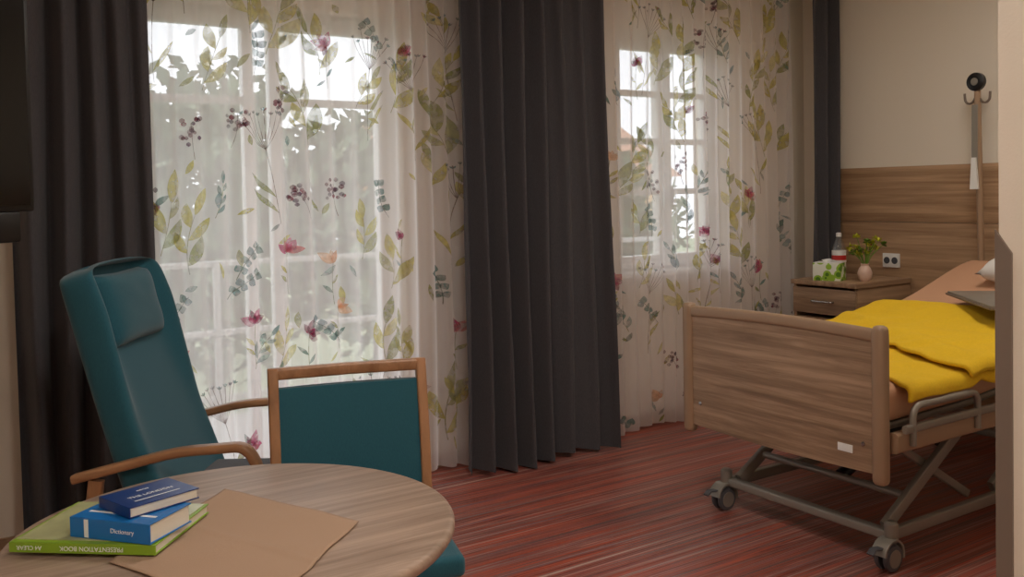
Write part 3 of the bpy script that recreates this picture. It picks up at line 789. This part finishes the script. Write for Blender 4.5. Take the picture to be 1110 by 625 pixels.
# added fill lights on the ceiling, out of view, to brighten the room
for i,(lx,ly,st) in enumerate(((1.5,2.2,25),(0.6,-0.4,56),(3.9,2.2,24))):
    cl=empty('fill_light',(lx,ly,H))
    lathe('fill_light_body',[(0.30,0.0),(0.30,-0.05),(0.285,-0.06),(0.27,-0.06)],(0,0,0),M['white'],cl,48,keep=False)
    lathe('fill_light_diffuser',[(0,-0.075),(0.15,-0.073),(0.25,-0.066),(0.28,-0.055)],(0,0,0),emis(f'fill_light_opal_{i}',(1,0.92,0.84,1),st),cl,48,keep=False)

# ------------------------------------------------------------ outside
box('balcony_slab',(-1.0,5.8,YW+0.31,6.3,-0.12,-0.02),M['concrete'])
rg=empty('balcony_railing',(2.4,6.2,0))
for zz in (1.02,0.56,0.12): sweep('rail',[(-1,6.2,zz),(5.8,6.2,zz)],rrect(0.03,0.04,0.008),M['concrete'],rg)
boxes('rail_posts',[(x-0.02,x+0.02,6.18,6.22,-0.02,1.02) for x in (-0.9,0.4,1.7,3.0,4.3,5.6)],M['concrete'],rg)
box('garden_ground',(-40,60,7,80,-3.2,-3.0),M['grass'])
hs=empty('neighbour_house',(19,30,-3))
box('house_body',(15,26,28,36,-3,2.0),M['ochre'],hs)
mesh('house_roof',[(14.6,27.6,2.0),(26.4,27.6,2.0),(26.4,36.4,2.0),(14.6,36.4,2.0),(14.6,32,4.6),(26.4,32,4.6)],[(0,1,5,4),(2,3,4,5),(0,4,3),(1,2,5)],M['roof'],hs)
for i in range(3): box('house_window',(16+i*3,17.1+i*3,27.95,28,-0.2,1.2),M['pane'],hs)
def tree(x,y,zt,r,seed):
    rn=random.Random(seed); e=empty('tree',(x,y,-3)); 
    tube('trunk',[(x,y,-3),(x+0.1,y,zt-r)],0.15,M['bark'],e)
    V=[];F=[]
    for _ in range(3000):
        d=Vector((rn.gauss(0,1),rn.gauss(0,1),rn.gauss(0,1))).normalized()*r*rn.uniform(0.5,1)*(1+0.25*noise.noise(Vector((rn.random()*3,seed,0))))
        c=Vector((x,y,zt-r*0.9))+Vector((d.x,d.y,d.z*1.15)); a=Vector((rn.uniform(-1,1),rn.uniform(-1,1),rn.uniform(-1,1))).normalized(); b=a.cross(Vector((0.2,0.5,0.8))).normalized(); l=0.18
        k=len(V); V+=[c-a*l,c-b*l*0.6,c+a*l,c+b*l*0.6]; F.append((k,k+1,k+2,k+3))
    mesh('crown',V,F,M['leafo'],e)
for i,(x,y,zt,r) in enumerate(((1.2,15,2.7,2.2),(4.6,17,3.4,2.6),(7.4,16,2.6,2.0),(-1.2,18,3.2,2.5),(10.5,18,2.8,2.3),(15,19,2.4,2.4),(6,26,3.6,3))): tree(x,y,zt,r,i+3)

# ------------------------------------------------------------ world (overcast sky)
w=bpy.data.worlds.new('overcast_sky'); bpy.context.scene.world=w; w.use_nodes=True
nt=w.node_tree; bg=nt.nodes['Background']
tc=nt.nodes.new('ShaderNodeTexCoord'); sp=nt.nodes.new('ShaderNodeSeparateXYZ'); nt.links.new(tc.outputs['Generated'],sp.inputs[0])
r=nt.nodes.new('ShaderNodeValToRGB'); r.color_ramp.elements[0].position=0.0; r.color_ramp.elements[0].color=(0.84,0.89,0.95,1); r.color_ramp.elements[1].position=1; r.color_ramp.elements[1].color=(0.95,0.98,1,1)
nt.links.new(sp.outputs['Z'],r.inputs['Fac']); nt.links.new(r.outputs['Color'],bg.inputs['Color']); bg.inputs['Strength'].default_value=2.5
for nm,o in (('door_portal',D),('window_portal',W)):
    li=bpy.data.lights.new(nm,'AREA'); li.shape='RECTANGLE'; li.size=o[1]-o[0]; li.size_y=o[3]-o[2]; li.cycles.is_portal=True
    ob_=bpy.data.objects.new(nm,li); ob_.location=((o[0]+o[1])/2,YW+0.29,(o[2]+o[3])/2); ob_.rotation_euler=(-PI/2,0,0)
    bpy.context.scene.collection.objects.link(ob_)

# ------------------------------------------------------------ camera
cam=bpy.data.cameras.new('camera'); co=bpy.data.objects.new('camera',cam); bpy.context.scene.collection.objects.link(co)
cam.sensor_width=36; cam.lens=36*1000/1110; cam.clip_start=0.05; cam.clip_end=300
yaw=math.radians(33.2); pitch=math.atan(0.03); roll=0.02
fwd=Vector((math.sin(yaw)*math.cos(pitch),math.cos(yaw)*math.cos(pitch),-math.sin(pitch)))
right=Vector((math.cos(yaw),-math.sin(yaw),0)); up=right.cross(fwd)
r2=right*math.cos(roll)-up*math.sin(roll); u2=up*math.cos(roll)+right*math.sin(roll)
R=Matrix((r2,u2,-fwd)).transposed()
co.matrix_world=Matrix.Translation((0,0,1.45))@R.to_4x4()
cam.shift_y=-0.066
bpy.context.scene.camera=co
vs_=bpy.context.scene.view_settings; vs_.view_transform='Standard'; vs_.look='None'; vs_.exposure=0
